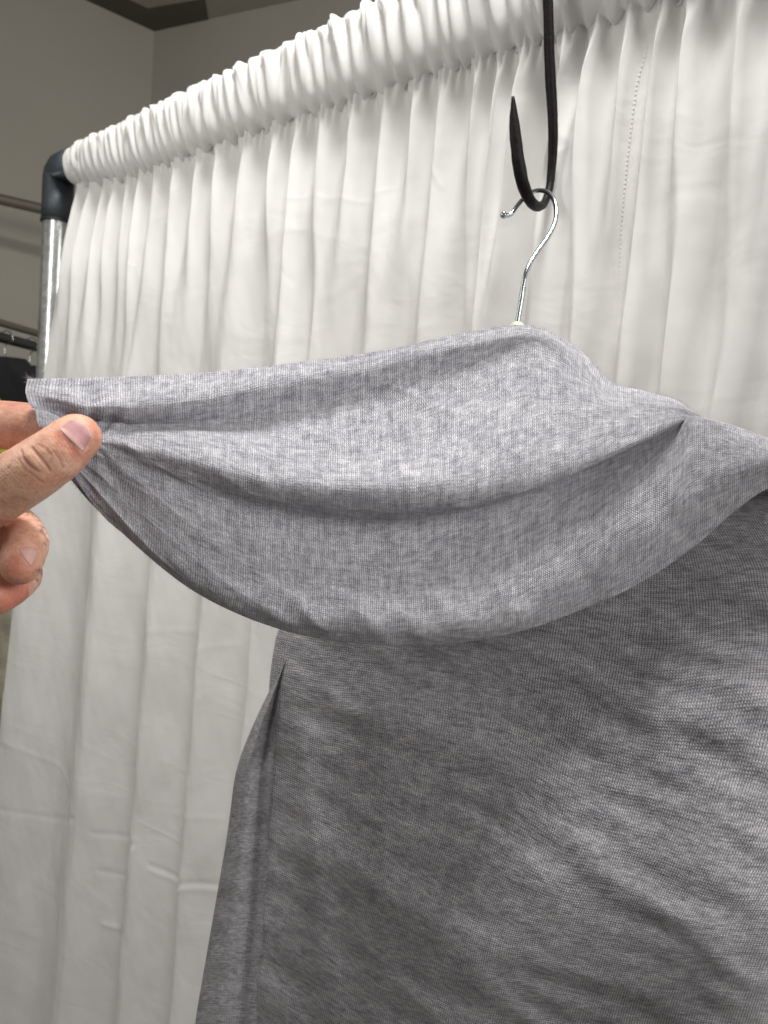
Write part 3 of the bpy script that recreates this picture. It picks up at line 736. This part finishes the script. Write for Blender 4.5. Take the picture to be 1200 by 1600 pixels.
chains = [
 # thumb, in front of the cloth
 chain([(-210, 900, .345, 17), (-120, 842, .318, 14.5), (-40, 790, .300, 13.2), (20, 755, .292, 12.2), (55, 733, .288, 11.6), (88, 710, .287, 11.0), (110, 691, .288, 10.2), (119, 684, .289, 9.6)], 60),
 # index finger, behind the cloth, pad against the thumb
 chain([(-230, 740, .345, 12.5), (-140, 690, .340, 11.8), (-70, 662, .336, 11.3), (0, 664, .332, 11.0), (50, 668, .328, 10.6), (98, 680, .324, 9.6)], 50),
 # middle finger, tucked under, goes behind the thumb
 chain([(-230, 800, .352, 12.5), (-140, 760, .352, 12), (-60, 742, .350, 11.4), (10, 742, .347, 10.8), (50, 738, .343, 9.8)], 46),
 # ring finger curled back so its nail shows
 chain([(-220, 860, .362, 12), (-120, 822, .350, 11.5), (-40, 812, .336, 11), (16, 822, .322, 10.3), (40, 845, .309, 9.6), (36, 868, .300, 9.2), (33, 880, .297, 8.7)], 60),
 # little finger below it
 chain([(-220, 930, .362, 11), (-120, 905, .350, 10.5), (-40, 888, .338, 10), (10, 886, .330, 9.4), (34, 896, .320, 9.0), (18, 915, .310, 8.6), (-4, 930, .303, 8.3)], 60),
 # palm and wrist, outside the frame
 chain([(-640, 1120, .47, 30), (-480, 1000, .42, 28), (-360, 900, .38, 33), (-270, 840, .360, 36), (-215, 815, .352, 27)], 40, 40),
 chain([(-360, 960, .375, 26), (-270, 920, .365, 22), (-215, 900, .358, 15)], 20, 30),
 chain([(-360, 820, .375, 26), (-270, 770, .355, 22), (-215, 760, .347, 15)], 20, 30),
]
V_, F_ = [], []
for g in chains:
    R, C = g.shape[:2]; b = len(V_); V_ += [tuple(x) for x in g.reshape(-1, 3)]
    idx = np.arange(R * C).reshape(R, C) + b; a = np.concatenate([idx, idx[:, :1]], 1)
    F_ += np.stack([a[:-1, :-1], a[:-1, 1:], a[1:, 1:], a[1:, :-1]], -1).reshape(-1, 4).tolist()
    F_ += [idx[0, ::-1].tolist(), idx[-1].tolist()]
me = bpy.data.meshes.new('hand_raw'); me.from_pydata(V_, [], F_); me.update(); fixn(me)
raw = bpy.data.objects.new('hand_raw', me); COL.objects.link(raw)
md = raw.modifiers.new('r', 'REMESH'); md.mode = 'VOXEL'; md.voxel_size = .00042
m2 = raw.modifiers.new('s', 'SMOOTH'); m2.factor = .5; m2.iterations = 26
dg = bpy.context.evaluated_depsgraph_get(); ev = raw.evaluated_get(dg)
hm = bpy.data.meshes.new_from_object(ev); bpy.data.objects.remove(raw); hm.name = 'hand'
nvv = len(hm.vertices); co = np.empty(nvv * 3, np.float32); hm.vertices.foreach_get('co', co); co = co.reshape(-1, 3).astype(float)
no = np.empty(nvv * 3, np.float32); hm.vertex_normals.foreach_get('vector', no); no = no.reshape(-1, 3).astype(float)
rel = (co - CP) @ RC3; dep = -rel[:, 2]; hx = 600 + rel[:, 0] / dep * F; hy = 800 - rel[:, 1] / dep * F
facing = ((CP - co) * no).sum(1) / np.linalg.norm(CP - co, axis=1)
def seg(x, y, pts, wd):
    """soft mask round a pixel polyline on the near side of the hand"""
    best = np.full(len(x), 1e9)
    for (x0, y0), (x1, y1) in zip(pts[:-1], pts[1:]):
        L2 = (x1 - x0) ** 2 + (y1 - y0) ** 2; t = np.clip(((x - x0) * (x1 - x0) + (y - y0) * (y1 - y0)) / L2, 0, 1)
        best = np.minimum(best, np.hypot(x - x0 - t * (x1 - x0), y - y0 - t * (y1 - y0)))
    return np.exp(-(best / wd) ** 2)
thumb = (dep < .305) & (hy < 830) & (facing > 0)
ringf = (hy > 780) & (facing > -.1) & (dep < .335)
disp = np.zeros(nvv); crease = np.zeros(nvv); red = np.zeros(nvv); ink = np.zeros(nvv)
creases = [([(33, 704), (37, 716), (46, 727), (60, 737)], 2.0, .0004), ([(50, 700), (60, 712), (70, 724), (78, 736)], 2.3, .00048), ([(60, 695), (72, 702), (80, 711)], 1.8, .00022),
           ([(46, 738), (58, 748), (68, 755)], 2.0, .0002), ([(84, 706), (92, 716), (98, 730)], 2.4, .00018), ([(28, 716), (34, 728), (42, 738)], 1.9, .0002)]
for pl, wd, dpt in creases:
    m_ = seg(hx, hy, pl, wd) * thumb; disp -= m_ * dpt; crease = np.maximum(crease, m_ * min(1, dpt / .0003))
# skin bulges between the joint creases; nail folds
disp += seg(hx, hy, [(44, 712), (58, 730)], 7) * thumb * .0004
disp += seg(hx, hy, [(94, 672), (104, 680), (117, 690), (125, 706)], 5) * thumb * .0005
disp += seg(hx, hy, [(128, 712), (142, 700), (146, 672)], 3.5) * thumb * .0003
disp -= seg(hx, hy, [(100, 664), (128, 694)], 20) * thumb * .0007
# long fine wrinkles across the thumb
fine = np.sin((hx * .62 + hy * .79) * .0 + (hx * .80 - hy * .60) * 1.25 + 2 * np.sin((hx * .6 + hy * .8) * .09))
disp += .00005 * fine * thumb * seg(hx, hy, [(10, 740), (60, 715), (95, 700)], 30)
crease = np.maximum(crease, .22 * np.clip(fine, 0, 1) ** 3 * thumb * seg(hx, hy, [(20, 735), (75, 712), (100, 700)], 18))
red = np.maximum(red, seg(hx, hy, [(92, 678), (104, 690), (118, 706)], 11) * thumb * .75)
red = np.maximum(red, seg(hx, hy, [(146, 660), (150, 690), (132, 716)], 9) * thumb * .5)
red = np.maximum(red, np.exp(-(np.hypot(hx - 22, hy - 885) / 32) ** 2) * ringf * .8)
red = np.maximum(red, np.clip((hy - 895) / 25, 0, 1) * (hx < 45) * .9)
red = np.maximum(red, np.clip((hy - 790) / 60, 0, 1) * (hy < 850) * (hx < 14) * .6)
red = np.maximum(red, ((dep > .312) & (hy < 720)) * .35)
for pl, wd in (([(14, 722), (19, 719)], 1.6), ([(13, 731), (16, 728)], 1.8), ([(8, 742), (26, 739)], 1.3), ([(38, 742), (48, 741)], 1.5), ([(2, 736), (6, 737)], 1.5), ([(9, 748), (14, 749)], 1.6)):
    ink = np.maximum(ink, seg(hx, hy, pl, wd) * thumb * 1.3)
for pl, wd in (([(42, 800), (56, 804), (66, 818), (74, 838)], 4.5), ([(58, 822), (70, 836), (76, 846)], 2.6), ([(68, 850), (76, 854)], 3.0), ([(54, 898), (64, 890), (68, 900)], 4.0), ([(58, 905), (64, 912)], 3)):
    ink = np.maximum(ink, seg(hx, hy, pl, wd) * (hy > 780) * 1.2)
disp += .00012 * np.array([noise.noise(Vector(c_) * 260) for c_ in co])
co2 = co + no * disp[:, None]
hm.vertices.foreach_set('co', co2.astype(np.float32).ravel())
ca = hm.color_attributes.new('marks', 'FLOAT_COLOR', 'POINT')
ca.data.foreach_set('color', np.stack([np.clip(red, 0, 1), np.clip(ink, 0, 1), np.clip(crease, 0, 1), np.ones(nvv)], -1).astype(np.float32).ravel())
hm.materials.clear()
hand = link('hand', hm, M_skin)
tag(hand, 'hand with small finger tattoos pinching the collar corner of the grey sweater', 'hand')

# nails: curved plates laid on the finger surface (cast onto the hand mesh)
from mathutils.bvhtree import BVHTree
bvh = BVHTree.FromPolygons([tuple(c_) for c_ in co2], [tuple(p_.vertices) for p_ in hm.polygons])
def nail_mat(name, col):
    t = NT(name); uv = t.new('ShaderNodeTexCoord').outputs['UV']; sp = t.new('ShaderNodeSeparateXYZ'); t.l.new(uv, sp.inputs[0])
    c = t.ramp(sp.outputs[1], [(0, (.66, .40, .34)), (.10, (.66, .38, .35)), (.26, col), (.88, col), (.95, (.58, .36, .32)), (1, (.52, .34, .27))])
    n = t.noise(t.mapping(uv, (14, 1.5, 1)), 1, 3); c = t.mix(.10, c, t.ramp(n.outputs[0], [(.3, (.35, .18, .18)), (.7, (.85, .62, .6))]))
    t.l.new(c, t.b.inputs['Base Color']); t.b.inputs['Roughness'].default_value = .55
    t.b.inputs['Subsurface Weight'].default_value = .15; t.b.inputs['Subsurface Scale'].default_value = .002
    t.l.new(t.bump(n.outputs[0], .00008, .6), t.b.inputs['Normal'])
    return t.m
def nail(corners, bow_p, bow_d, lift, mat, n=22):
    """corners: proximal-left, proximal-right, distal-left, distal-right in photo pixels"""
    (a, b, c, d) = [np.array(x, float) for x in corners]
    g = np.zeros((n, n, 2)); out = np.zeros((n, n, 3)); uv = np.zeros((n, n, 2))
    ax_ = (c + d) / 2 - (a + b) / 2; ax_ /= np.linalg.norm(ax_)
    for i, v in enumerate(np.linspace(0, 1, n)):
        for j, u in enumerate(np.linspace(0, 1, n)):
            p0 = a * (1 - u) + b * u; p1 = c * (1 - u) + d * u; w_ = 4 * u * (1 - u)
            p_ = p0 * (1 - v) + p1 * v + ax_ * (-bow_p * w_ * (1 - v) + bow_d * w_ * v)
            r = ray(p_[0], p_[1]); rd = Vector(r / np.linalg.norm(r))
            h = bvh.ray_cast(Vector(CP), rd)
            loc = np.array(h[0]) if h[0] is not None else P(np.array(p_[0]), np.array(p_[1]), np.array(.29))
            nn = np.array(h[1]) if h[0] is not None else -r
            e = min(1, 5 * min(u, 1 - u, v + .05, (1.02 - v)))
            out[i, j] = loc + nn * (lift * (.25 + .75 * e)); uv[i, j] = (u, v)
    # smooth plate
    for _ in range(4):
        o = out.copy(); o[1:-1, 1:-1] = (out[:-2, 1:-1] + out[2:, 1:-1] + out[1:-1, :-2] + out[1:-1, 2:]) / 4; out = o
    me = grid_mesh('nail', out, uv); ob = link('nail', me, mat, hand)
    so = ob.modifiers.new('t', 'SOLIDIFY'); so.thickness = .0003; so.offset = -1
    return ob
n_th = nail([(93, 670), (130, 706), (112, 656), (143, 682)], 1, 8, .0005, nail_mat('thumb_nail', (.50, .24, .25)))
n_rg = nail([(30, 857), (49, 885), (47, 855), (58, 868)], 2, 4, .0004, nail_mat('finger_nail', (.66, .36, .32)))
